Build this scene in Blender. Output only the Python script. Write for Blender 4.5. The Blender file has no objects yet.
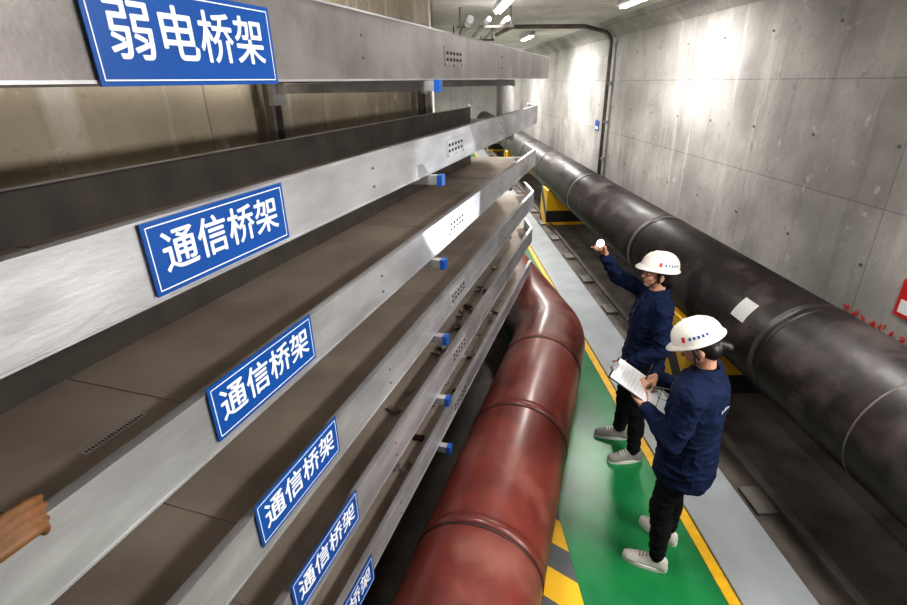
import bpy, bmesh, math, random
import numpy as np
from mathutils import Vector, Matrix, noise
from mathutils.bvhtree import BVHTree
random.seed(4)
S = bpy.context.scene
COL = bpy.context.collection
AB = math.radians(-18.53)   # cable tray corridor
AA = math.radians(1.5)      # main tunnel
MB_ = Matrix.Rotation(AB, 4, 'Z')
MA_ = Matrix.Rotation(AA, 4, 'Z')

# ------------------------------------------------------------------ materials
def mat(name, c1, c2=None, rough=.6, metal=0, scale=6, bump=0.0, bscale=40, detail=6, emis=None, spec=.5, coat=0, stretch=(1,1,1), c3=None, s3=1.2, p3=(.5,.68), r3v=None):
    m = bpy.data.materials.new(name); m.use_nodes = True
    nt = m.node_tree; N = nt.nodes; L = nt.links
    b = N['Principled BSDF']
    b.inputs['Roughness'].default_value = rough
    b.inputs['Metallic'].default_value = metal
    b.inputs['Specular IOR Level'].default_value = spec
    b.inputs['Coat Weight'].default_value = coat
    b.inputs['Coat Roughness'].default_value = .2
    tc = N.new('ShaderNodeTexCoord'); mp = N.new('ShaderNodeMapping')
    mp.inputs['Scale'].default_value = stretch
    L.new(tc.outputs['Object'], mp.inputs['Vector'])
    if c2 is None: c2 = tuple(x*.85 for x in c1)
    no = N.new('ShaderNodeTexNoise'); no.inputs['Scale'].default_value = scale; no.inputs['Detail'].default_value = detail
    L.new(mp.outputs['Vector'], no.inputs['Vector'])
    rp = N.new('ShaderNodeValToRGB')
    rp.color_ramp.elements[0].position = .35; rp.color_ramp.elements[1].position = .65
    rp.color_ramp.elements[0].color = (*c2, 1); rp.color_ramp.elements[1].color = (*c1, 1)
    L.new(no.outputs['Fac'], rp.inputs['Fac'])
    out = rp.outputs['Color']
    if c3 is not None:
        n3 = N.new('ShaderNodeTexNoise'); n3.inputs['Scale'].default_value = s3; n3.inputs['Detail'].default_value = 8
        L.new(mp.outputs['Vector'], n3.inputs['Vector'])
        r3 = N.new('ShaderNodeValToRGB'); r3.color_ramp.elements[0].position = p3[0]; r3.color_ramp.elements[1].position = p3[1]
        L.new(n3.outputs['Fac'], r3.inputs['Fac'])
        mx = N.new('ShaderNodeMix'); mx.data_type = 'RGBA'
        L.new(r3.outputs['Color'], mx.inputs['Factor']); L.new(out, mx.inputs['A']); mx.inputs['B'].default_value = (*c3, 1)
        out = mx.outputs['Result']
        if r3v is not None:
            mr = N.new('ShaderNodeMapRange'); mr.inputs['To Min'].default_value = rough; mr.inputs['To Max'].default_value = r3v
            L.new(r3.outputs['Color'], mr.inputs['Value']); L.new(mr.outputs['Result'], b.inputs['Roughness'])
    L.new(out, b.inputs['Base Color'])
    if bump > 0:
        n2 = N.new('ShaderNodeTexNoise'); n2.inputs['Scale'].default_value = bscale; n2.inputs['Detail'].default_value = 5
        L.new(mp.outputs['Vector'], n2.inputs['Vector'])
        bp = N.new('ShaderNodeBump'); bp.inputs['Strength'].default_value = bump; bp.inputs['Distance'].default_value = .01
        L.new(n2.outputs['Fac'], bp.inputs['Height']); L.new(bp.outputs['Normal'], b.inputs['Normal'])
    if emis:
        b.inputs['Emission Color'].default_value = (*emis[0], 1); b.inputs['Emission Strength'].default_value = emis[1]
    return m

def concrete_panels(name, c1, c2, c3, axes='yz', pw=1.5, ph=.9, mort=(.2,.2,.2), fac=.4):
    m = mat(name, c1, c2, rough=.75, scale=1.6, bump=.45, bscale=14, detail=12, c3=c3, s3=.9, p3=(.45,.68))
    nt = m.node_tree; N = nt.nodes; L = nt.links; b = N['Principled BSDF']
    src = b.inputs['Base Color'].links[0].from_socket
    tc = N.new('ShaderNodeTexCoord'); sp = N.new('ShaderNodeSeparateXYZ'); cb = N.new('ShaderNodeCombineXYZ')
    L.new(tc.outputs['Object'], sp.inputs[0])
    L.new(sp.outputs['Y'], cb.inputs['X']); L.new(sp.outputs['Z' if axes == 'yz' else 'X'], cb.inputs['Y'])
    br = N.new('ShaderNodeTexBrick'); br.offset = 0
    br.inputs['Scale'].default_value = 1; br.inputs['Brick Width'].default_value = pw; br.inputs['Row Height'].default_value = ph
    br.inputs['Mortar Size'].default_value = .007; br.inputs['Mortar Smooth'].default_value = .6
    br.inputs['Color1'].default_value = (1,1,1,1); br.inputs['Color2'].default_value = (.78,.78,.78,1); br.inputs['Mortar'].default_value = (*mort, 1)
    L.new(cb.outputs[0], br.inputs['Vector'])
    mx = N.new('ShaderNodeMix'); mx.data_type = 'RGBA'; mx.blend_type = 'MULTIPLY'; mx.inputs['Factor'].default_value = fac
    L.new(src, mx.inputs['A']); L.new(br.outputs['Color'], mx.inputs['B'])
    out = mx.outputs['Result']
    for (sx, sc, e0, e1, col, amt) in (((2.2,2.2,.22), 2.0, .56, .75, (.68,.665,.645), .6), ((3.5,3.5,.3), 1.3, .57, .75, (.14,.132,.126), .55), ((1,1,1), 9, .59, .71, (.17,.16,.152), .42), ((1,1,1), 5, .62, .70, (.66,.64,.61), .5), ((1,1,1), 30, .59, .69, (.16,.15,.145), .35)):
        mp = N.new('ShaderNodeMapping'); mp.inputs['Scale'].default_value = sx; mp.inputs['Location'].default_value = (sc*3.7, sc, sc*1.3); L.new(tc.outputs['Object'], mp.inputs['Vector'])
        ns = N.new('ShaderNodeTexNoise'); ns.inputs['Scale'].default_value = sc; ns.inputs['Detail'].default_value = 9; ns.inputs['Roughness'].default_value = .62; L.new(mp.outputs[0], ns.inputs['Vector'])
        rr = N.new('ShaderNodeValToRGB'); rr.color_ramp.elements[0].position = e0; rr.color_ramp.elements[1].position = e1
        rr.color_ramp.elements[0].color = (0,0,0,1); rr.color_ramp.elements[1].color = (amt,amt,amt,1)
        L.new(ns.outputs['Fac'], rr.inputs['Fac'])
        m2 = N.new('ShaderNodeMix'); m2.data_type = 'RGBA'; L.new(rr.outputs['Color'], m2.inputs['Factor'])
        L.new(out, m2.inputs['A']); m2.inputs['B'].default_value = (*col, 1); out = m2.outputs['Result']
    L.new(out, b.inputs['Base Color'])
    return m

M = {}
M['wallR'] = concrete_panels('concrete_wall_panels', (.49,.475,.455), (.37,.355,.34), (.27,.257,.248), pw=1.83, ph=.92, fac=.5)
M['wallL'] = concrete_panels('concrete_wall_left', (.46,.40,.305), (.34,.30,.225), (.28,.25,.19), pw=1.0, ph=1.2, fac=.6)
M['ceil'] = concrete_panels('concrete_ceiling', (.76,.74,.71), (.66,.64,.61), (.56,.54,.52), axes='yx')
M['floor_dark'] = mat('dark_concrete_floor', (.12,.100,.086), (.065,.056,.049), rough=.7, scale=4, bump=.4, c3=(.15,.133,.117))
M['green'] = mat('green_epoxy', (.010,.20,.060), (.008,.165,.048), rough=.32, scale=3, bump=.05, c3=(.02,.21,.08), s3=4)
M['yellow'] = mat('yellow_paint', (.85,.50,.015), (.72,.40,.012), rough=.45, scale=12)
M['grey_epoxy'] = mat('grey_epoxy', (.38,.41,.43), (.31,.34,.36), rough=.4, scale=3, bump=.1)
M['galv'] = mat('galvanised_steel', (.60,.605,.63), (.42,.425,.45), rough=.42, metal=.6, scale=7, detail=12, bump=.07, bscale=50, c3=(.31,.305,.31), s3=2.5, stretch=(1,.45,1.6), r3v=.6)
M['galv_dim'] = mat('shaded_dusty_galvanised_steel', (.24,.222,.215), (.165,.152,.148), rough=.42, metal=.45, scale=5, detail=12, bump=.08, bscale=50, c3=(.29,.28,.27), s3=3)  # dusty steel, with the top tray lip's lack of light darkened into the colour
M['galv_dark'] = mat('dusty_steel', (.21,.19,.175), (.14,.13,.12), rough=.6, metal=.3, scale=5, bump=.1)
M['dust'] = mat('dusty_tray_sheet', (.53,.46,.40), (.41,.35,.30), rough=.8, scale=2.5, bump=.1, c3=(.59,.515,.455), s3=2)
M['blue_sign'] = mat('blue_enamel', (.006,.085,.36), (.005,.075,.32), rough=.35)
M['white_paint'] = mat('white_paint', (.85,.87,.9), (.82,.84,.87), rough=.5)
M['blue_cap'] = mat('blue_plastic', (.01,.09,.38), rough=.4)
M['red_pipe'] = mat('red_pipe_paint', (.190,.040,.030), (.125,.029,.023), rough=.36, scale=5, bump=.2, bscale=9, c3=(.25,.088,.068), s3=2.2, coat=.2, r3v=.55)
M['red_band'] = mat('red_pipe_seam', (.05,.015,.014), rough=.5)
M['black_pipe'] = mat('black_pipe_jacket', (.026,.019,.020), (.015,.011,.012), rough=.42, scale=6, bump=.22, bscale=12, c3=(.072,.058,.056), s3=2.8, detail=12, r3v=.68)
M['dark'] = mat('dark_slot', (.015,.015,.015), rough=.8)
M['white_label'] = mat('paper_label', (.75,.76,.75), (.6,.6,.6), rough=.6, scale=90)
M['red_label'] = mat('red_label', (.65,.03,.025), rough=.5)
M['navy'] = mat('navy_workwear', (.008,.017,.055), (.005,.011,.038), rough=.85, scale=5, bump=.4, bscale=30, spec=.2)
M['black_cloth'] = mat('black_trousers', (.010,.010,.012), (.006,.006,.008), rough=.9, bump=.4, bscale=20, spec=.2)
M['skin'] = mat('skin', (.60,.34,.24), (.54,.29,.20), rough=.5, scale=20)
M['hair'] = mat('black_hair', (.012,.009,.008), (.006,.005,.005), rough=.45, scale=60)
M['helmet'] = mat('white_helmet_plastic', (.80,.78,.72), (.76,.74,.69), rough=.28)
M['shoe'] = mat('white_sneaker', (.68,.66,.62), (.55,.53,.5), rough=.6)
M['shoe_dark'] = mat('grey_sneaker', (.30,.28,.27), (.2,.19,.18), rough=.6)
M['sole'] = mat('sole_rubber', (.75,.74,.72), rough=.6)
M['lips'] = mat('lips', (.42,.13,.11), rough=.45)
M['eye'] = mat('eye_dark', (.01,.008,.008), rough=.15)
M['tube'] = mat('lamp_tube', (1,1,1), emis=((1,.97,.93), 14))
M['torch_glow'] = mat('torch_led', (1,1,1), emis=((.9,.9,1), 150))
M['torch_reflector'] = mat('torch_reflector', (.8,.8,1), emis=((.50,.46,1), 1.6), rough=.2)
M['black_plastic'] = mat('black_plastic', (.02,.02,.02), rough=.35)
M['paper'] = mat('white_paper', (.85,.86,.88), (.82,.83,.86), rough=.7)
M['brownhand'] = mat('skin_tan', (.20,.090,.034), (.15,.068,.024), rough=.55, scale=20)
M['cable'] = mat('beige_cable', (.45,.40,.33), (.3,.27,.22), rough=.6)

def hazard(name, ang=45, w=7.0, c=(.85,.50,.015), d=(.03,.03,.03), thr=.45):
    m = mat(name, c, rough=.5); nt = m.node_tree; N = nt.nodes; L = nt.links; b = N['Principled BSDF']
    pier = name.startswith('pier')
    tc = N.new('ShaderNodeTexCoord'); mp = N.new('ShaderNodeMapping'); mp.inputs['Rotation'].default_value = (math.radians(ang) if pier else 0, 0, 0 if pier else math.radians(ang))
    L.new(tc.outputs['Object'], mp.inputs['Vector'])
    wv = N.new('ShaderNodeTexWave'); wv.bands_direction = 'Y'; wv.inputs['Scale'].default_value = w/6.283
    L.new(mp.outputs['Vector'], wv.inputs['Vector'])
    rp = N.new('ShaderNodeValToRGB'); rp.color_ramp.interpolation = 'CONSTANT'
    rp.color_ramp.elements[0].color = (*d, 1); rp.color_ramp.elements[1].color = (*c, 1); rp.color_ramp.elements[1].position = thr
    L.new(wv.outputs['Fac'], rp.inputs['Fac']); L.new(rp.outputs['Color'], b.inputs['Base Color'])
    return m
M['hazard'] = hazard('hazard_stripes', 40, 5.5, d=(.10,.11,.12))
M['pier'] = hazard('pier_hazard_stripes', 50, 4.0, thr=.3)

# ------------------------------------------------------------------ mesh builder
class MB:
    def __init__(s): s.v = []; s.f = []; s.m = []; s.mats = []; s.sm = []
    def mi(s, k):
        if k not in s.mats: s.mats.append(k)
        return s.mats.index(k)
    def add(s, vs, fs, k, smooth=False):
        o = len(s.v); s.v += [tuple(x) for x in vs]; i = s.mi(k)
        for f in fs: s.f.append([o+a for a in f]); s.m.append(i); s.sm.append(smooth)
    def box(s, x0, x1, y0, y1, z0, z1, k, T=None):
        vs = [Vector((x, y, z)) for z in (z0, z1) for y in (y0, y1) for x in (x0, x1)]
        if T: vs = [T @ v for v in vs]
        s.add(vs, [(0,2,3,1),(4,5,7,6),(0,1,5,4),(2,6,7,3),(0,4,6,2),(1,3,7,5)], k)
    def prism(s, poly, z0, z1, k):
        n = len(poly)
        vs = [(p[0], p[1], z0) for p in poly]+[(p[0], p[1], z1) for p in poly]
        fs = [tuple(reversed(range(n))), tuple(range(n, 2*n))]+[(i, (i+1) % n, (i+1) % n+n, i+n) for i in range(n)]
        s.add(vs, fs, k)
    def tube(s, pts, r, k, n=24, cap=True):
        pts = [Vector(p) for p in pts]
        rs = r if isinstance(r, (list, tuple)) else [r]*len(pts)
        rings = []
        up0 = None
        for i, p in enumerate(pts):
            if i == 0: t = pts[1]-p
            elif i == len(pts)-1: t = p-pts[i-1]
            else: t = (pts[i+1]-p).normalized()+(p-pts[i-1]).normalized()
            t.normalize()
            if up0 is None:
                up0 = Vector((0,0,1)) if abs(t.z) < .9 else Vector((1,0,0))
            a = t.cross(up0).normalized(); b = a.cross(t).normalized(); up0 = b
            rings.append([p+(a*math.cos(2*math.pi*j/n)+b*math.sin(2*math.pi*j/n))*rs[i] for j in range(n)])
        vs = [v for rg in rings for v in rg]; fs = []
        for i in range(len(pts)-1):
            for j in range(n):
                fs.append((i*n+j, i*n+(j+1) % n, (i+1)*n+(j+1) % n, (i+1)*n+j))
        s.add(vs, fs, k, True)
        if cap:
            s.add(rings[0], [tuple(range(n))], k); s.add(rings[-1], [tuple(reversed(range(n)))], k)
    def loft(s, rings, k, smooth=True):
        n = len(rings[0]); vs = [v for r in rings for v in r]; fs = []
        for i in range(len(rings)-1):
            for j in range(n): fs.append((i*n+j, i*n+(j+1) % n, (i+1)*n+(j+1) % n, (i+1)*n+j))
        fs.append(tuple(reversed(range(n)))); fs.append(tuple(range((len(rings)-1)*n, len(rings)*n)))
        s.add(vs, fs, k, smooth)
    def sphere(s, c, r, k, T=None, seg=16, ring=10):
        c = Vector(c); r = r if isinstance(r, (tuple, list)) else (r, r, r)
        vs = []; fs = []
        for i in range(ring+1):
            ph = math.pi*i/ring
            for j in range(seg):
                th = 2*math.pi*j/seg
                vs.append(Vector((r[0]*math.sin(ph)*math.cos(th), r[1]*math.sin(ph)*math.sin(th), r[2]*math.cos(ph)))+c)
        if T: vs = [T @ v for v in vs]
        for i in range(ring):
            for j in range(seg): fs.append((i*seg+j, (i+1)*seg+j, (i+1)*seg+(j+1) % seg, i*seg+(j+1) % seg))
        s.add(vs, fs, k, True)
    def obj(s, name, mtx=None, parent=None, bevel=0):
        me = bpy.data.meshes.new(name); me.from_pydata(s.v, [], s.f)
        for k in s.mats: me.materials.append(M[k])
        me.polygons.foreach_set('material_index', s.m); me.polygons.foreach_set('use_smooth', s.sm)
        bm = bmesh.new(); bm.from_mesh(me)
        bmesh.ops.remove_doubles(bm, verts=bm.verts, dist=1e-5)
        bmesh.ops.recalc_face_normals(bm, faces=bm.faces); bm.to_mesh(me); bm.free()
        o = bpy.data.objects.new(name, me); COL.objects.link(o)
        if mtx is not None: o.matrix_world = mtx
        if parent is not None:
            o.parent = parent
            if mtx is not None: o.matrix_parent_inverse = parent.matrix_world.inverted()
        if bevel:
            b = o.modifiers.new('bevel', 'BEVEL'); b.width = bevel; b.segments = 2; b.limit_method = 'ANGLE'
        return o

def empty(name, mtx=Matrix()):
    e = bpy.data.objects.new(name, None); COL.objects.link(e); e.matrix_world = mtx; e.empty_display_size = .1
    return e

# ------------------------------------------------------------------ room shell
CZ = 3.75
def boxobj(name, ext, k, mtx, bevel=0):
    b = MB(); b.box(*ext, k); return b.obj(name, mtx, bevel=bevel)
boxobj('floor', (-8, 5, -4, 30, -.12, 0), 'floor_dark', MA_)
boxobj('ceiling', (-8, 3.9, -4, 30, CZ, CZ+.2), 'ceil', MA_)
boxobj('wall_right', (3.4, 3.7, -4, 30, 0, CZ), 'wallR', MA_)
boxobj('wall_left', (-2.1, -1.85, -3.4, 5.0, 0, CZ), 'wallL', MB_)
VX = MA_.inverted() @ (MB_ @ Vector((-1.85, 5.0, 0)))
boxobj('wall_left_far', (VX.x-.25, VX.x, VX.y-.05, 30, 0, CZ), 'ceil', MA_)
boxobj('wall_far', (-3.6, 3.6, 29.6, 29.8, 0, CZ), 'ceil', MA_)
boxobj('wall_back', (-5, 3.6, -3.7, -3.5, 0, CZ), 'wallR', MA_)
b = MB(); n = [(3.4, 3.5), (3.4, CZ), (3.12, CZ)]
b.add([(p[0], y, p[1]) for y in (-3.5, 29.6) for p in n], [(0,1,2),(3,5,4),(0,3,4,1),(1,4,5,2),(2,5,3,0)], 'wallR'); b.obj('trim_haunch', MA_)
boxobj('trim_joint', (3.385, 3.400, 10.55, 10.62, 0, 3.5), 'galv_dark', MA_)
b = MB()
for e in np.arange(-2.7, 26, .915):
    for z in (1.38, 2.30, 3.2): b.tube([(3.392, e, z), (3.401, e, z)], .013, 'galv_dark', n=10)
b.obj('trim_formwork_ties', MA_)

boxobj('walkway_green', (.77, 1.598, -3.4, 29, 0, .006), 'green', MA_)
boxobj('walkway_yellow_line', (1.60, 1.668, -3.4, 29, 0, .010), 'yellow', MA_)
boxobj('walkway_grey_kerb', (1.67, 2.10, -3.4, 29, 0, .03), 'grey_epoxy', MA_, bevel=.008)
boxobj('walkway_hazard_marking', (.50, .768, -3.4, 2.75, .0, .008), 'hazard', MA_)
b = MB()
b.box(2.30, 2.36, -3.4, 29, 0, .05, 'galv_dark')
for i in range(26): b.box(2.14, 2.29, -3+i*1.1, -2.75+i*1.1, 0, .03, 'galv_dark')
b.obj('floor_cable_duct', MA_, bevel=.004)

# ------------------------------------------------------------------ black insulated pipe
b = MB()
b.tube([(2.67, -3.4, .90), (2.67, 29, .90)], .40, 'black_pipe', n=64)
for e in (1.0, 3.05, 5.6, 8.6, 11.6, 14, 17, 20): b.tube([(2.67, e, .90), (2.67, e+.12, .90)], .403, 'black_pipe', n=64)
b.tube([(2.67, 2.2, .90), (2.67, 2.21, .90)], .404, 'galv_dark', n=64)
bp_ = b.obj('black_insulated_pipe', MA_)
b = MB(); N_ = 8; vs = []
for e in (3.36, 3.53):
    for i in range(N_+1):
        a = math.radians(156-(i/N_)*24); vs.append((2.67+.4095*math.cos(a), e, .90+.4095*math.sin(a)))
b.add(vs, [(i, i+1, N_+2+i, N_+1+i) for i in range(N_)], 'white_label')
b.obj('label_patch', MA_, parent=bp_)
def pier(e0, e1):
    b = MB(); pr = [(2.24, 0), (2.24, .72)]
    for i in range(17):
        a = math.radians(205+i*(335-205)/16); pr.append((2.67+.402*math.cos(a), .90+.402*math.sin(a)))
    pr += [(3.10, .72), (3.10, 0)]
    n = len(pr); vs = [(p[0], e, p[1]) for e in (e0, e1) for p in pr]
    b.add(vs, [tuple(range(n)), tuple(reversed(range(n, 2*n)))]+[(i, (i+1) % n, (i+1) % n+n, i+n) for i in range(n)], 'pier')
    b.obj('pipe_support_pier', MA_)
for e in (-3.0, 3.95, 10.2, 16.5, 22.5): pier(e, e+.62)

# ------------------------------------------------------------------ red pipe
b = MB(); PX = -.50; PR = .35; PZ = .40
pts = [Vector((PX, -3.2, PZ)), Vector((PX, 1, PZ))]
th = math.radians(20.03); tp = math.radians(25.5); R = 1.2; cx = PX-R; ce = 4.38
for i in range(0, 11):
    a = tp*i/10; pts.append(Vector((cx+R*math.cos(a), ce+R*math.sin(a), PZ-.040*i/10)))
pts.append(pts[-1]+Vector((-math.sin(tp), math.cos(tp), 0))*4)
b.tube(pts, PR, 'red_pipe', n=64)
for e in (-1.5, -.4, .7, 1.79, 2.86, 3.9):
    b.tube([(PX, e-.009, PZ), (PX, e+.009, PZ)], PR+.003, 'red_band', n=64)
    b.tube([(PX, e+.009, PZ), (PX, e+.08, PZ)], PR+.0015, 'red_pipe', n=64)
b.obj('red_fire_water_pipe', MB_)
for e in (-1, 1.3, 3.4):
    b = MB(); pr = [(-.74, 0), (-.74, .12)]
    for i in range(11):
        a = math.radians(232+i*7.6); pr.append((PX+.352*math.cos(a), PZ+.352*math.sin(a)))
    pr += [(-.27, .12), (-.27, 0)]; n = len(pr)
    b.add([(p[0], y, p[1]) for y in (e-.08, e+.08) for p in pr], [tuple(range(n)), tuple(reversed(range(n, 2*n)))]+[(i, (i+1) % n, (i+1) % n+n, i+n) for i in range(n)], 'floor_dark')
    b.obj('pipe_saddle_block', MB_)

# ------------------------------------------------------------------ cable trays
trays = [(2.81, 3.03, 6.25), (2.385, 2.56, 5.6), (1.95, 2.12, 5.6), (1.50, 1.67, 5.6), (1.085, 1.255, 5.6), (.725, .85, 5.6)]
XF, XBk = -.90, -1.60
for ti, (z0, z1, E) in enumerate(trays):
    b = MB(); t = .004; Lx = .55 if ti < 5 else .02
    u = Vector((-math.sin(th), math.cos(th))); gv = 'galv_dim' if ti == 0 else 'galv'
    def path(x):
        e = E-(XF-x)*math.tan(th/2)
        p1 = Vector((x, e)); return [Vector((x, -2.6)), p1, p1+u*Lx]
    def sheet(xa, xb, za, zb, k):
        A = path(xa); C = path(xb); b.prism([A[0], A[1], A[2], C[2], C[1], C[0]], za, zb, k)
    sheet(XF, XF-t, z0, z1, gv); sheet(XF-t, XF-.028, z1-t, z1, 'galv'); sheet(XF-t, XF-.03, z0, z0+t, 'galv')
    sheet(XF+.0025, XF, z0, z0+.006, 'galv'); sheet(XF+.0025, XF, z1-.006, z1, 'galv')
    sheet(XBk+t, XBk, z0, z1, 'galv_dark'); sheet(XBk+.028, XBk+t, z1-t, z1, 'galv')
    sheet(XF-t, XBk+t, z0+.012, z0+.016, 'dust')
    for e in (-.6, .9, 2.85, 4.6): b.box(XBk+.01, XF-.01, e, e+.03, z0+.016, z0+.019, 'dust')
    for e in (2.78, -.4):
        zm = (z0+z1)/2
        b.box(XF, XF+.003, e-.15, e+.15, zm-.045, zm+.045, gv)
        for q in range(5):
            ee = e-.11+q*.055
            for dz in (-.022, .008):
                b.box(XF+.0025, XF+.0042, ee-.015, ee+.015, zm+dz, zm+dz+.014, 'dark')
        for q in (-.135, .0, .135):
            b.tube([(XF+.003, e+q, zm-.036), (XF+.010, e+q, zm-.036)], .007, 'galv', n=8)
    for e in (1.75, 3.9):
        for dz in (-.035, .035): b.tube([(XF, e, (z0+z1)/2+dz), (XF+.006, e, (z0+z1)/2+dz)], .005, 'galv_dark', n=8)
    b.obj('cable_tray', MB_)

b = MB()
for e in (-1.9, .22, 2.35, 4.45):
    b.box(-1.765, -1.725, e-.04, e-.034, 0, 3.12, 'galv_dark'); b.box(-1.765, -1.725, e+.034, e+.04, 0, 3.12, 'galv_dark')
    b.box(-1.768, -1.762, e-.04, e+.04, 0, 3.12, 'galv_dark')
    b.box(-1.848, -1.765, e-.07, e+.07, 2.95, 3.1, 'galv_dark')
    b.box(-1.848, -1.765, e-.07, e+.07, .05, .2, 'galv_dark')
    xe = -.845 if e < 4 else -.93
    for (z0, z1, E) in trays:
        zt = z0-.002
        b.box(-1.73, xe, e-.021, e+.021, zt-.003, zt, 'galv')
        b.box(-1.73, xe, e-.021, e-.018, zt-.045, zt-.003, 'galv'); b.box(-1.73, xe, e+.018, e+.021, zt-.045, zt-.003, 'galv')
        b.box(-1.73, -1.70, e-.05, e+.05, zt-.10, zt+.02, 'galv')
        b.box(xe-.005, xe+.02, e-.025, e+.025, zt-.049, zt-.001 if e > 4 else zt+.003, 'blue_cap' if e < 4 else 'galv')
b.obj('tray_support_rack', MB_)

# ------------------------------------------------------------------ signs
def text(body, size, k, name, mtx, parent):
    c = bpy.data.curves.new(name, 'FONT'); c.body = body; c.size = size; c.extrude = .0006
    c.align_x = 'CENTER'; c.align_y = 'CENTER'; c.space_character = 1.04
    c.materials.append(M[k]); o = bpy.data.objects.new(name, c); COL.objects.link(o)
    o.matrix_world = mtx; o.parent = parent; o.matrix_parent_inverse = parent.matrix_world.inverted()
    return o
def signB(body, e0, e1, z0, z1):
    root = empty('cable_tray_sign', MB_ @ Matrix.Translation((XF+.004, (e0+e1)/2, (z0+z1)/2)) @ Matrix(((0,0,1,0),(1,0,0,0),(0,1,0,0),(0,0,0,1))))
    W, H = e1-e0, z1-z0
    b = MB(); b.box(-W/2, W/2, -H/2, H/2, .002, .006, 'blue_sign')
    i, w = .009, .0025
    for (a0, a1, c0, c1) in ((-W/2+i, W/2-i, H/2-i-w, H/2-i), (-W/2+i, W/2-i, -H/2+i, -H/2+i+w), (-W/2+i, -W/2+i+w, -H/2+i, H/2-i), (W/2-i-w, W/2-i, -H/2+i, H/2-i)):
        b.box(a0, a1, c0, c1, .006, .0066, 'white_paint')
    b.obj('board', root.matrix_world.copy(), parent=root)
    sz = H*.62
    for q, (dx, dy) in enumerate(((0, 0), (.0016, 0), (-.0016, 0), (0, .0012), (0, -.0012))):
        text(body, sz, 'white_paint', 'lettering', root.matrix_world @ Matrix.Translation((dx, dy, .0062+q*.00005)), root)
    return root
signB('弱电桥架', .725, 1.235, 2.805, 2.98)
signB('通信桥架', .72, 1.18, 2.40, 2.555)
signB('通信桥架', .775, 1.22, 1.98, 2.135)
signB('通信桥架', .83, 1.28, 1.545, 1.70)
signB('通信桥架', .90, 1.35, 1.13, 1.285)
signB('通信桥架', .96, 1.41, .69, .845)

random.seed(3)
b = MB()
for zi, cnt in ((4, 4), (5, 5)):
    z = trays[zi][0]+.03
    for q in range(cnt):
        x0 = random.uniform(-1.35, -1.15); pts = []
        for i in range(30): pts.append((x0+.05*noise.noise(Vector((i*.25, q*3.1, zi))), -1+i*.21, z))
        b.tube(pts, random.uniform(.006, .011), 'cable', n=8)
b.obj('cable_bundle', MB_)
b = MB()
for zi, n_ in ((4, 26), (5, 30)):
    for q in range(n_):
        x = random.uniform(-1.10, -.94); e = random.uniform(2.0, 4.6); z = trays[zi][0]+.017
        T = Matrix.Translation((x, e, z+.012)) @ Matrix.Rotation(random.uniform(0, 3), 4, 'Z') @ Matrix.Rotation(random.uniform(-.2, .2), 4, 'X')
        s_ = random.uniform(.015, .04); b.box(-s_, s_, -s_*.6, s_*.6, -.004, .008, random.choice(['cable', 'white_label', 'dust', 'dust', 'red_band', 'galv', 'cable']), T)
b.obj('loose_fittings_debris', MB_, bevel=.002)
def strip(x, e, z, ang, name='printed_label'):
    root = empty(name, MB_ @ Matrix.Translation((x, e, z)) @ Matrix.Rotation(math.radians(ang), 4, 'Z'))
    b = MB(); b.box(-.09, .09, -.013, .013, .0, .001, 'white_label')
    for i in range(19): b.box(-.083+i*.0088, -.083+i*.0088+.004, -.006, .007, .001, .0015, 'red_band' if i % 3 else 'galv_dark')
    b.obj('strip', root.matrix_world.copy(), parent=root)
strip(-1.20, .74, trays[2][0]+.018, 88); strip(-1.23, 1.06, trays[4][0]+.018, 80)

# ------------------------------------------------------------------ services, lamps, notices
b = MB()
pts = [(3.33, 10.4, .9), (3.33, 10.4, 3.2)]
for i in range(7):
    a = math.pi/2*i/6; pts.append((3.33-.22*(1-math.cos(a)), 10.4-.1*i/6, 3.38+.22*math.sin(a)))
pts += [(2.6, 9.6, 3.62), (1.4, 9.9, 3.66), (1.3, 11.5, 3.66)]
b.tube(pts, .035, 'galv_dark', n=12)
for z in (1.3, 2.0, 2.7): b.box(3.31, 3.398, 10.35, 10.45, z, z+.04, 'galv')
b.obj('conduit_pipe', MA_)
b = MB()
for x, r in ((.5, .05), (.75, .03), (1.0, .03)): b.tube([(x, 7.5, 3.55), (x, 28, 3.55)], r, 'galv', n=12)
for i in range(8): b.box(.35, 1.15, 8+i*2.5, 8.05+i*2.5, 3.49, 3.52, 'galv_dark'); b.box(.38, .40, 8+i*2.5, 8.05+i*2.5, 3.5, CZ, 'galv_dark'); b.box(1.1, 1.12, 8+i*2.5, 8.05+i*2.5, 3.5, CZ, 'galv_dark')
b.obj('ceiling_pipe_run', MA_)

LC = (1, .965, .92)
def lamp(x, y, energy, z=3.66, mtx=MA_):
    root = empty('ceiling_tube_lamp', mtx @ Matrix.Translation((x, y, z)))
    b = MB(); b.box(-.06, .06, -.62, .62, .03, CZ-z, 'galv'); b.box(-.07, .07, -.64, .64, .0, .03, 'helmet'); b.obj('housing', root.matrix_world.copy(), parent=root, bevel=.006)
    b = MB(); b.tube([(-.025, -.58, -.014), (-.025, .58, -.014)], .013, 'tube', n=12); b.tube([(.025, -.58, -.014), (.025, .58, -.014)], .013, 'tube', n=12); b.obj('tubes', root.matrix_world.copy(), parent=root)
    l = bpy.data.lights.new('lamp_light', 'AREA'); l.shape = 'RECTANGLE'; l.size = .25; l.size_y = 1.2; l.energy = energy; l.color = LC
    o = bpy.data.objects.new('lamp_light', l); COL.objects.link(o); o.matrix_world = root.matrix_world @ Matrix.Translation((0, 0, -.04)); o.parent = root; o.matrix_parent_inverse = root.matrix_world.inverted()
for (x, y, en) in ((2.5, 6.9, 85), (2.4, 1.2, 72), (-.2, 2.2, 45), (.9, 7.2, 45), (2.1, 12.5, 210), (1.6, 18, 210), (1.6, 24, 180)):  # third lamp is unseen, added to brighten the upper left wall
    lamp(x, y, en)
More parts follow.
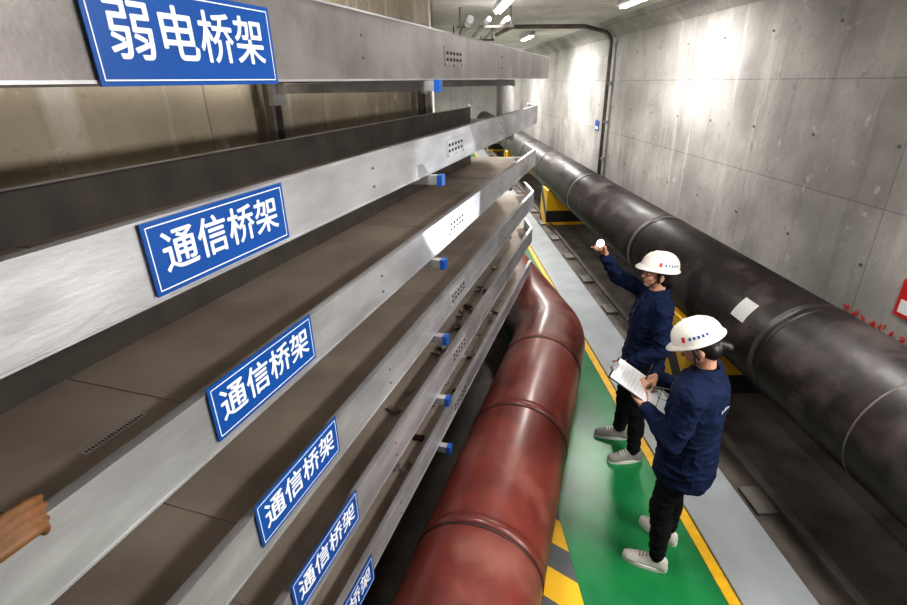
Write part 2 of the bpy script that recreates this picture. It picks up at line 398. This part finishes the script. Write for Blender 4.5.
def added_fill_lamp(y, z, energy):  # unseen lamps on the right wall, added as fill light under the trays
    root = empty('added_fill_wall_lamp', MA_ @ Matrix.Translation((3.4, y, z)))
    b = MB(); b.box(-.05, 0, -.42, .42, -.09, .09, 'galv'); b.box(-.085, -.05, -.38, .38, -.06, .06, 'tube'); b.obj('fitting', root.matrix_world.copy(), parent=root, bevel=.01)
    l = bpy.data.lights.new('lamp_light', 'AREA'); l.shape = 'RECTANGLE'; l.size = .15; l.size_y = .8; l.energy = energy; l.color = LC
    o = bpy.data.objects.new('lamp_light', l); COL.objects.link(o)
    o.matrix_world = root.matrix_world @ Matrix.Translation((-.10, 0, 0)) @ Matrix.Rotation(math.radians(90), 4, 'Y'); o.parent = root; o.matrix_parent_inverse = root.matrix_world.inverted()
added_fill_lamp(.3, 2.45, 82); added_fill_lamp(-2.2, 2.45, 38)

b = MB(); b.box(3.385, 3.399, 2.95, 3.29, 1.14, 1.42, 'red_label'); b.box(3.382, 3.385, 2.98, 3.26, 1.17, 1.27, 'white_paint'); b.obj('wall_notice_board', MA_)
b = MB(); b.box(3.39, 3.399, 10.9, 11.15, 1.80, 2.0, 'blue_sign'); b.box(3.387, 3.39, 10.93, 11.12, 1.83, 1.88, 'white_paint'); b.obj('wall_notice_board', MA_)
b = MB(); random.seed(8)
for i in range(14):
    e = 2.5+i*.09
    for q in range(6):
        ee = e+random.uniform(0, .045); zz = .94+random.uniform(0, .07)
        if q % 2: b.box(3.396, 3.3995, ee, ee+.03, zz, zz+.010, 'red_label')
        else: b.box(3.396, 3.3995, ee, ee+.010, zz-.02, zz+.02, 'red_label')
b.obj('red_stencil_writing', MA_)

# ------------------------------------------------------------------ people
def seg_d(P, a, b_, ra, rb):
    ab = b_-a; L2 = max(ab.dot(ab), 1e-9)
    t = np.clip(((P-np.array(a)) @ np.array(ab))/L2, 0, 1)
    C = np.array(a)+t[:, None]*np.array(ab)
    return np.linalg.norm(P-C, axis=1)-(ra+(rb-ra)*t)

class Body:
    def __init__(s): s.mb = MB(); s.cl = []
    def cap(s, a, b_, ra, rb, k):
        a, b_ = Vector(a), Vector(b_)
        s.mb.sphere(a, ra, 'skin', seg=14, ring=8); s.mb.sphere(b_, rb, 'skin', seg=14, ring=8)
        s.mb.tube([a, b_], [ra, rb], 'skin', n=14)
        s.cl.append(('s', a, b_, ra, rb, k))
    def ell(s, c, r, k, T=Matrix()):
        s.mb.sphere(c, r, 'skin', T=T, seg=24, ring=16); s.cl.append(('e', Vector(c), r, T.inverted(), k))
    def torso(s, rings, k):
        n = 28; rr = []
        for (z, cx, cy, rx, ry) in rings:
            rg = []
            for j in range(n):
                a = 2*math.pi*j/n; ca, sa = math.cos(a), math.sin(a); p = .86
                rg.append(Vector((cx+rx*abs(ca)**p*(1 if ca > 0 else -1), cy+ry*abs(sa)**p*(1 if sa > 0 else -1), z)))
            rr.append(rg)
        s.mb.loft(rr, 'skin'); s.cl.append(('t', np.array(rings), k))
    def hand(s, W, d, n, thumb, curls, k='skin', sc=1.0, th_curl=.5):
        W = Vector(W); d = Vector(d).normalized(); n = Vector(n); n = (n-d*n.dot(d)).normalized(); sd = d.cross(n).normalized()*thumb
        K = []
        for off, ln in ((.027, .068), (.009, .076), (-.009, .070), (-.026, .055)): K.append((W+d*.082*sc+sd*off*sc, ln*sc))
        for (kp, ln), o in zip(K, (.014, .005, -.005, -.014)):
            s.cap(W+sd*o*sc, kp, .015*sc, .0115*sc, k)
        for q, ((kp, ln), cu) in enumerate(zip(K, curls)):
            p = kp; a = 0
            for fr, cc, r0, r1 in ((.44, .8, .0100, .0092), (.31, 1.1, .0092, .0085), (.25, .7, .0085, .0075)):
                a += cu*cc; dd = d*math.cos(a)+n*math.sin(a); e = p+dd*ln*fr; s.cap(p, e, r0*sc, r1*sc, k); p = e
        p = W+sd*.018*sc+d*.02*sc
        for ln, (x, y, z), r in ((.042, (.75, .62, .25), .0125), (.032, (.88, .3, .35+th_curl), .0105), (.025, (.9, -.05, .4+th_curl), .0095)):
            dd = (d*x+sd*y+n*z).normalized(); e = p+dd*ln*sc; s.cap(p, e, r*sc, r*.92*sc, k); p = e
    def build(s, name, mtx, parent, voxel=.0055, mats=('skin', 'navy', 'black_cloth', 'lips')):
        tmp = s.mb.obj('tmp', None)
        r = tmp.modifiers.new('r', 'REMESH'); r.mode = 'VOXEL'; r.voxel_size = voxel
        sm = tmp.modifiers.new('s', 'SMOOTH'); sm.factor = .5; sm.iterations = 2
        dg = bpy.context.evaluated_depsgraph_get(); me = bpy.data.meshes.new_from_object(tmp.evaluated_get(dg))
        bpy.data.objects.remove(tmp)
        me.name = name; nF = len(me.polygons)
        P = np.zeros(nF*3); me.polygons.foreach_get('center', P); P = P.reshape(-1, 3)
        def classify(P):
            D = []; K = []
            for c in s.cl:
                if c[0] == 's': D.append(seg_d(P, c[1], c[2], c[3], c[4])); K.append(c[5])
                elif c[0] == 'e':
                    T = np.array(c[3]); Q = (np.c_[P, np.ones(len(P))] @ T.T)[:, :3]-np.array(c[1]); D.append((np.linalg.norm(Q/np.array(c[2]), axis=1)-1)*min(c[2])); K.append(c[4])
                else:
                    Rg = c[1]; z = np.clip(P[:, 2], Rg[0, 0], Rg[-1, 0])
                    cx, cy, rx, ry = [np.interp(z, Rg[:, 0], Rg[:, i]) for i in (1, 2, 3, 4)]
                    q = (np.hypot((P[:, 0]-cx)/rx, (P[:, 1]-cy)/ry)-1)*np.minimum(rx, ry)
                    D.append(q+np.abs(P[:, 2]-z)*1.5); K.append(c[2])
            D = np.array(D); i = np.argmin(D, axis=0); return np.array([mats.index(x) for x in K])[i]
        mi = classify(P)
        me.materials.clear()
        for m_ in mats: me.materials.append(M[m_])
        me.polygons.foreach_set('material_index', mi.astype(np.int32)); me.polygons.foreach_set('use_smooth', np.ones(nF, bool))
        nv = len(me.vertices); V = np.zeros(nv*3); me.vertices.foreach_get('co', V); V = V.reshape(-1, 3)
        Nn = np.zeros(nv*3); me.vertices.foreach_get('normal', Nn); Nn = Nn.reshape(-1, 3)
        vm = classify(V); amp = np.where(vm == 1, .009, np.where(vm == 2, .006, 0.0))
        for i in range(nv):
            if amp[i] > 0:   # soft swells plus sharper creases, like loose workwear
                v = V[i]; q = .8*noise.noise(Vector((v[0]*7, v[1]*7, v[2]*9)))
                r1 = 1-abs(noise.noise(Vector((v[0]*7+3+v[2]*4, v[1]*7, v[2]*13-v[0]*5))))
                r2 = 1-abs(noise.noise(Vector((v[0]*13+9, v[1]*13-v[2]*6, v[2]*17))))
                V[i] = v+Nn[i]*amp[i]*(q+1.3*(r1**5)+.6*(r2**6)-.7)
        me.vertices.foreach_set('co', V.ravel()); me.update()
        o = bpy.data.objects.new(name, me); COL.objects.link(o); o.matrix_world = mtx
        o.parent = parent; o.matrix_parent_inverse = parent.matrix_world.inverted()
        s.bvh = BVHTree.FromPolygons([tuple(v) for v in V], [tuple(p.vertices) for p in me.polygons])
        return o
    def patch(s, mb, x0, x1, z0, z1, side, k, off=.002, nx=1, nz=1):
        vs = []
        for iz in range(nz+1):
            for ix in range(nx+1):
                x = x0+(x1-x0)*ix/nx; z = z0+(z1-z0)*iz/nz
                hit = s.bvh.ray_cast(Vector((x, side*.6, z)), Vector((0, -side, 0)))[0]
                vs.append((x, (hit.y if hit else side*.15)+side*off, z))
        mb.add(vs, [(iz*(nx+1)+ix, iz*(nx+1)+ix+1, (iz+1)*(nx+1)+ix+1, (iz+1)*(nx+1)+ix) for iz in range(nz) for ix in range(nx)], k, True)

def helmet(root, T):
    T = T @ Matrix.Scale(.90, 4)
    b = MB(); prof = [(.0, .128), (.022, .1265), (.05, .121), (.078, .108), (.10, .088), (.118, .058), (.126, .028), (.128, .001)]
    n = 48; rings = []
    def pt(r, a, z, fr=0):
        ca, sa = math.cos(a), math.sin(a)
        ridge = .006*math.exp(-(ca*r/.018)**2)*min(1, z/.05) + .004*math.exp(-((abs(ca*r)-.045)/.010)**2)*min(1, z/.06)
        ext = max(0, sa)**3*fr
        return T @ Vector((ca*r, sa*(r*1.14+ext), z+ridge-(.012*max(0, sa)**3 if fr else 0)))
    rings.append([pt(.120, 2*math.pi*j/n, .0) for j in range(n)])
    rings.append([pt(.138, 2*math.pi*j/n, -.006, .032) for j in range(n)])
    rings.append([pt(.139, 2*math.pi*j/n, -.001, .032) for j in range(n)])
    rings.append([pt(.131, 2*math.pi*j/n, .006) for j in range(n)])
    for z, r in prof[1:]: rings.append([pt(r, 2*math.pi*j/n, z) for j in range(n)])
    b.loft(rings, 'helmet')
    for (u0, u1, z0, z1, k) in ((.35, .50, .040, .068, 'red_label'), (-.62, .28, .046, .062, 'blue_sign')):
        vs = []; m_ = 10
        for zz in (z0, z1):
            for i in range(m_+1):
                a = math.radians(180)-(u0+(u1-u0)*i/m_)
                r = np.interp(zz, [p[0] for p in prof], [p[1] for p in prof])+.0025
                vs.append(T @ Vector((math.cos(a)*r, math.sin(a)*r*1.14, zz)))
        fs = [(i, i+1, m_+2+i, m_+1+i) for i in range(m_)]
        if k == 'blue_sign': fs = fs[::2]
        b.add(vs, fs, k)
    o = b.obj('helmet', root.matrix_world.copy(), parent=root); return o

def shoe(root, ank, yaw, k, name):
    T = Matrix.Translation((ank[0], ank[1], 0)) @ Matrix.Rotation(math.radians(yaw), 4, 'Z')
    b = MB(); n = 20; rings = []
    sec = [(-.075, .018, .05), (-.065, .033, .075), (-.03, .037, .09), (.02, .037, .085), (.07, .042, .065), (.12, .046, .05), (.16, .042, .04), (.185, .028, .032), (.192, .012, .024)]
    for y, w, h in sec:
        rings.append([T @ Vector((w*math.cos(2*math.pi*j/n), y, .022+max(-.004, h*math.sin(2*math.pi*j/n)) if math.sin(2*math.pi*j/n) > 0 else .02)) for j in range(n)])
    b.loft(rings, k)
    vs = []
    for z in (0, .026):
        for j in range(28):
            a = 2*math.pi*j/28; y = math.sin(a)*.138+.058; w = .047*(1+.12*math.sin(a))*abs(math.cos(a))**.7*(1 if math.cos(a) > 0 else -1)
            vs.append(T @ Vector((w, y, z)))
    b.add(vs, [tuple(reversed(range(28))), tuple(range(28, 56))]+[(j, (j+1) % 28, (j+1) % 28+28, j+28) for j in range(28)], 'sole')
    for i in range(4): b.box(-.022, .022, .03+i*.02, .037+i*.02, .085-i*.008+.012, .094-i*.008+.012, 'shoe_dark' if k == 'shoe' else 'sole', T)
    return b.obj(name, root.matrix_world.copy(), parent=root)

def person(name, loc, fwd, P):
    f = Vector((fwd[0], fwd[1])).normalized(); r = Vector((f.y, -f.x))
    sc = P.get('scale', 1)
    mt = Matrix(((r.x, f.x, 0, loc[0]), (r.y, f.y, 0, loc[1]), (0, 0, 1, .008), (0, 0, 0, 1))) @ Matrix.Scale(sc, 4)
    root = empty(name, mt)
    B = Body()
    lean = P.get('lean', 0); wd = P.get('wide', 1)
    cy = lambda z: lean*max(0, (z-.9))/.5
    B.torso([(z, 0, cy(z)+dy, rx*wd, ry*wd) for z, dy, rx, ry in ((.70, -.005, .178, .142), (.715, -.005, .186, .150), (.80, -.005, .188, .150), (.90, 0, .182, .140), (1.0, 0, .172, .130), (1.10, .003, .176, .132), (1.20, .006, .186, .138), (1.28, .004, .184, .128), (1.345, 0, .150, .105), (1.385, -.004, .095, .080), (1.41, -.004, .068, .066))], 'navy')
    c = cy(1.42)
    for sgn, key in ((-1, 'L'), (1, 'R')):
        hip = Vector((sgn*.088, 0, .86)); kn = Vector(P['knee'+key]); an = Vector(P['ank'+key])
        B.cap(hip, kn, .098, .066, 'black_cloth')
        mid = kn.lerp(an, .35)+Vector((0, -.012, 0)); B.cap(kn, mid, .066, .063, 'black_cloth'); B.cap(mid, an+Vector((0, 0, .015)), .062, .050, 'black_cloth')
        sh, el, wr = Vector(P['sh'+key]), Vector(P['el'+key]), Vector(P['wr'+key])
        B.cap(Vector((sgn*.10, cy(1.3), 1.31)), sh, .078*wd, .072*wd, 'navy')
        B.cap(sh, el, .070*wd, .058*wd, 'navy')
        cuff = el.lerp(wr, .90); B.cap(el, cuff, .058*wd, .044, 'navy')
        B.cap(el.lerp(wr, .55), wr, .036, .024, 'skin')
        h = P['hand'+key]; B.hand(wr, h[0], h[1], h[2], h[3], th_curl=h[4])
    B.ell((0, -.005, .86), (.165, .125, .12), 'black_cloth')
    hc = Vector(P['head']); hp, hy = math.radians(P['pitch']), math.radians(P['hyaw'])
    T = Matrix.Translation(hc) @ Matrix.Rotation(hy, 4, 'Z') @ Matrix.Rotation(-hp, 4, 'X')
    B.cap((0, c, 1.38), T @ Vector((0, -.02, -.05)), .052, .050, 'skin')
    B.ell((0, -.008, .02), (.073, .090, .090), 'skin', T)
    B.ell((0, .018, -.035), (.060, .066, .062), 'skin', T)
    B.ell((0, .048, -.078), (.030, .026, .024), 'skin', T)
    B.cap(T @ Vector((0, .082, .005)), T @ Vector((0, .098, -.028)), .007, .011, 'skin')
    for sg in (-1, 1):
        B.ell((sg*.036, .060, -.025), (.022, .020, .020), 'skin', T)
        B.ell((sg*.030, .074, .020), (.022, .012, .008), 'skin', T)
        B.ell((sg*.073, -.005, -.012), (.009, .018, .030), 'skin', T)
    B.ell((0, .078, -.054), (.022, .010, .0055), 'lips', T); B.ell((0, .076, -.064), (.018, .010, .0055), 'lips', T)
    B.build('body', root.matrix_world.copy(), root)
    # fold-over collar: ring open at the throat
    b = MB(); m_ = 28; rings = []
    for j in range(m_+1):
        a = math.radians(90+14)+math.radians(332)*j/m_; ca, sa = math.cos(a), math.sin(a); drop = .022*max(0, sa)
        sec = [(.060, 1.375), (.056, 1.425), (.058, 1.434), (.063, 1.434), (.084, 1.400), (.082, 1.392)]
        rings.append([Vector((ca*r_, c+sa*r_-.002, z_-drop)) for r_, z_ in sec])
    b.loft(rings, 'navy'); b.obj('collar', root.matrix_world.copy(), parent=root)
    b = MB()
    for sg in (-1, 1):
        b.sphere((sg*.030, .0765, .002), (.013, .007, .0055), 'paper', T=T, seg=12, ring=8)
        b.sphere((sg*.030, .0815, .002), (.0055, .003, .0052), 'eye', T=T, seg=12, ring=8)
        b.tube([T @ Vector((sg*.014, .086, .023)), T @ Vector((sg*.032, .087, .028)), T @ Vector((sg*.050, .074, .022))], .0028, 'hair', n=6)
    b.obj('face_details', root.matrix_world.copy(), parent=root)
    H = Body()
    H.ell((0, -.022, .020), (.080, .086, .090), 'hair', T)
    H.ell((0, -.050, -.025), (.070, .058, .070), 'hair', T)
    for sg in (-1, 1):
        H.cap(T @ Vector((sg*.074, .025, .03)), T @ Vector((sg*.076, .012, -.045)), .012, .008, 'hair')
    for (a, b2, r0, r1) in P['hair']: H.cap(T @ Vector(a), T @ Vector(b2), r0, r1, 'hair')
    H.build('hair', root.matrix_world.copy(), root, voxel=.006, mats=('hair',))
    helmet(root, T @ Matrix.Translation((0, -.006, .046)))
    b = MB()
    for sg in (-1, 1): b.tube([T @ Vector((sg*.094, .01, .045)), T @ Vector((sg*.082, .03, -.03)), T @ Vector((sg*.05, .05, -.085)), T @ Vector((0, .055, -.106))], .004, 'black_plastic', n=6)
    b.obj('chin_strap', root.matrix_world.copy(), parent=root)
    shoe(root, P['ankL'], P['yawL'], P['shoe'], 'shoe_left'); shoe(root, P['ankR'], P['yawR'], P['shoe'], 'shoe_right')
    b = MB(); B.patch(b, -.004, .004, .72, 1.34, 1, 'galv_dark', nz=30); b.obj('zip', root.matrix_world.copy(), parent=root)
    b = MB()
    for i in range(7): B.patch(b, -.075+i*.022, -.060+i*.022, 1.215, 1.232, -1, 'white_label')
    b.obj('jacket_mark', root.matrix_world.copy(), parent=root)
    return root, T

P2 = dict(lean=-.01, wide=1.09, kneeL=(-.115, .06, .47), ankL=(-.13, .03, .10), kneeR=(.115, .05, .47), ankR=(.13, .04, .10), yawL=12, yawR=-14, shoe='shoe',
          shL=(-.188, .0, 1.315), elL=(-.245, .04, 1.055), wrL=(-.135, .235, 1.145), shR=(.188, .0, 1.315), elR=(.255, .07, 1.07), wrR=(.085, .255, 1.215),
          handL=((.55, .75, .15), (.1, -.3, 1), 1, (.25, .3, .3, .35), .1), handR=((-.75, .45, -.1), (-.2, .2, -1), 1, (.75, .85, .9, .95), .5),
          head=(0, .045, 1.535), pitch=28, hyaw=12, hair=[((0, -.10, -.03), (0, -.125, -.045), .034, .030), ((0, -.07, -.06), (0, -.10, -.04), .03, .03)], scale=.98)
w2, T2 = person('worker_with_clipboard', (1.315, 2.26), (-.78, .63), P2)
TC = Matrix.Translation((-.02, .335, 1.205)) @ Matrix.Rotation(math.radians(28), 4, 'X') @ Matrix.Rotation(math.radians(8), 4, 'Z')
b = MB(); b.box(-.115, .115, -.155, .155, -.006, -.002, 'black_plastic', TC); b.box(-.108, .108, -.15, .145, -.002, .002, 'paper', TC); b.box(-.04, .04, .135, .160, .001, .012, 'galv', TC)
for i in range(9): b.box(-.09, .06+.03*(i % 2), .11-i*.024, .1115-i*.024, .002, .0025, 'grey_epoxy', TC)
b.obj('clipboard', w2.matrix_world.copy(), parent=w2)
b = MB(); b.tube([(.02, .30, 1.20), (.045, .275, 1.32)], .004, 'black_plastic', n=8); b.obj('pen', w2.matrix_world.copy(), parent=w2)

P1 = dict(lean=-.04, kneeL=(-.12, .03, .47), ankL=(-.135, .01, .10), kneeR=(.11, .06, .47), ankR=(.14, .06, .10), yawL=8, yawR=-8, shoe='shoe_dark',
          shL=(-.178, -.03, 1.315), elL=(-.235, -.05, 1.05), wrL=(-.20, .15, .93), shR=(.170, .0, 1.335), elR=(.16, .215, 1.46), wrR=(.10, .335, 1.635),
          handL=((.1, .7, -.6), (.9, 0, -.2), -1, (.35, .4, .45, .5), .2), handR=((-.2, .35, .9), (-.5, .8, -.2), -1, (1.0, 1.05, 1.1, 1.15), .6),
          head=(0, -.015, 1.535), pitch=-8, hyaw=8, hair=[((0, -.09, -.03), (0, -.125, -.07), .028, .030), ((0, -.125, -.07), (-.01, -.12, -.20), .030, .016)], scale=1.0)
w1, T1 = person('worker_with_torch', (1.415, 3.27), (-.985, .10), P1)
b = MB(); a0 = Vector((.115, .335, 1.705)); dT = Vector((-.74, .55, .38)).normalized()
b.tube([a0-dT*.06, a0+dT*.055], .013, 'black_plastic', n=16); b.tube([a0+dT*.055, a0+dT*.088], [.014, .030], 'black_plastic', n=20)
b.tube([a0+dT*.088, a0+dT*.091], .0275, 'torch_reflector', n=20); b.sphere(a0+dT*.092, .017, 'torch_glow')
b.obj('torch', w1.matrix_world.copy(), parent=w1)
wdv = (w1.matrix_world.to_3x3() @ Vector((-.35, .85, .35)).normalized())
l = bpy.data.lights.new('torch_light', 'SPOT'); l.energy = 60; l.spot_size = math.radians(45); l.color = (.9, .93, 1); l.shadow_soft_size = .02
o = bpy.data.objects.new('torch_light', l); COL.objects.link(o); wl = w1.matrix_world @ (a0+dT*.14)
o.matrix_world = Matrix.Translation(wl) @ wdv.to_track_quat('-Z', 'Y').to_matrix().to_4x4(); o.parent = w1; o.matrix_parent_inverse = w1.matrix_world.inverted()

root = empty('hand_gripping_tray_edge', MB_)
H = Body()
W = Vector((-.885, .28, 2.138)); H.hand(W, (-.12, 1, -.02), (-.6, 0, -1), 1, (.20, .30, .45, .60), k='skin', sc=.95, th_curl=.2)
H.cap(W, W+Vector((.06, -.30, -.02)), .027, .040, 'skin'); H.cap(W+Vector((.03, -.16, -.01)), W+Vector((.10, -.60, -.10)), .048, .062, 'navy')
hh = H.build('hand', MB_.copy(), root, voxel=.004, mats=('skin', 'navy'))
hh.data.materials[0] = M['brownhand']

# ------------------------------------------------------------------ world, camera
w = bpy.data.worlds.new('world'); S.world = w; w.use_nodes = True
w.node_tree.nodes['Background'].inputs[0].default_value = (.5, .52, .55, 1); w.node_tree.nodes['Background'].inputs[1].default_value = .25
S.view_settings.view_transform = 'Standard'
try: S.view_settings.look = 'Medium High Contrast'
except Exception: pass
cam = bpy.data.cameras.new('camera'); cam.sensor_width = 36; cam.lens = 500/907*36; cam.clip_start = .02
co = bpy.data.objects.new('camera', cam); COL.objects.link(co)
pit, rol = math.radians(23.8), math.radians(-1.3)
Fv = Vector((0, math.cos(pit), -math.sin(pit))); Uv = Vector((0, math.sin(pit), math.cos(pit))); Rv = Vector((1, 0, 0))
R2 = Rv*math.cos(rol)+Uv*math.sin(rol); U2 = -Rv*math.sin(rol)+Uv*math.cos(rol)
co.matrix_world = Matrix(((R2.x, U2.x, -Fv.x, 0), (R2.y, U2.y, -Fv.y, 0), (R2.z, U2.z, -Fv.z, 2.8), (0, 0, 0, 1)))
S.camera = co
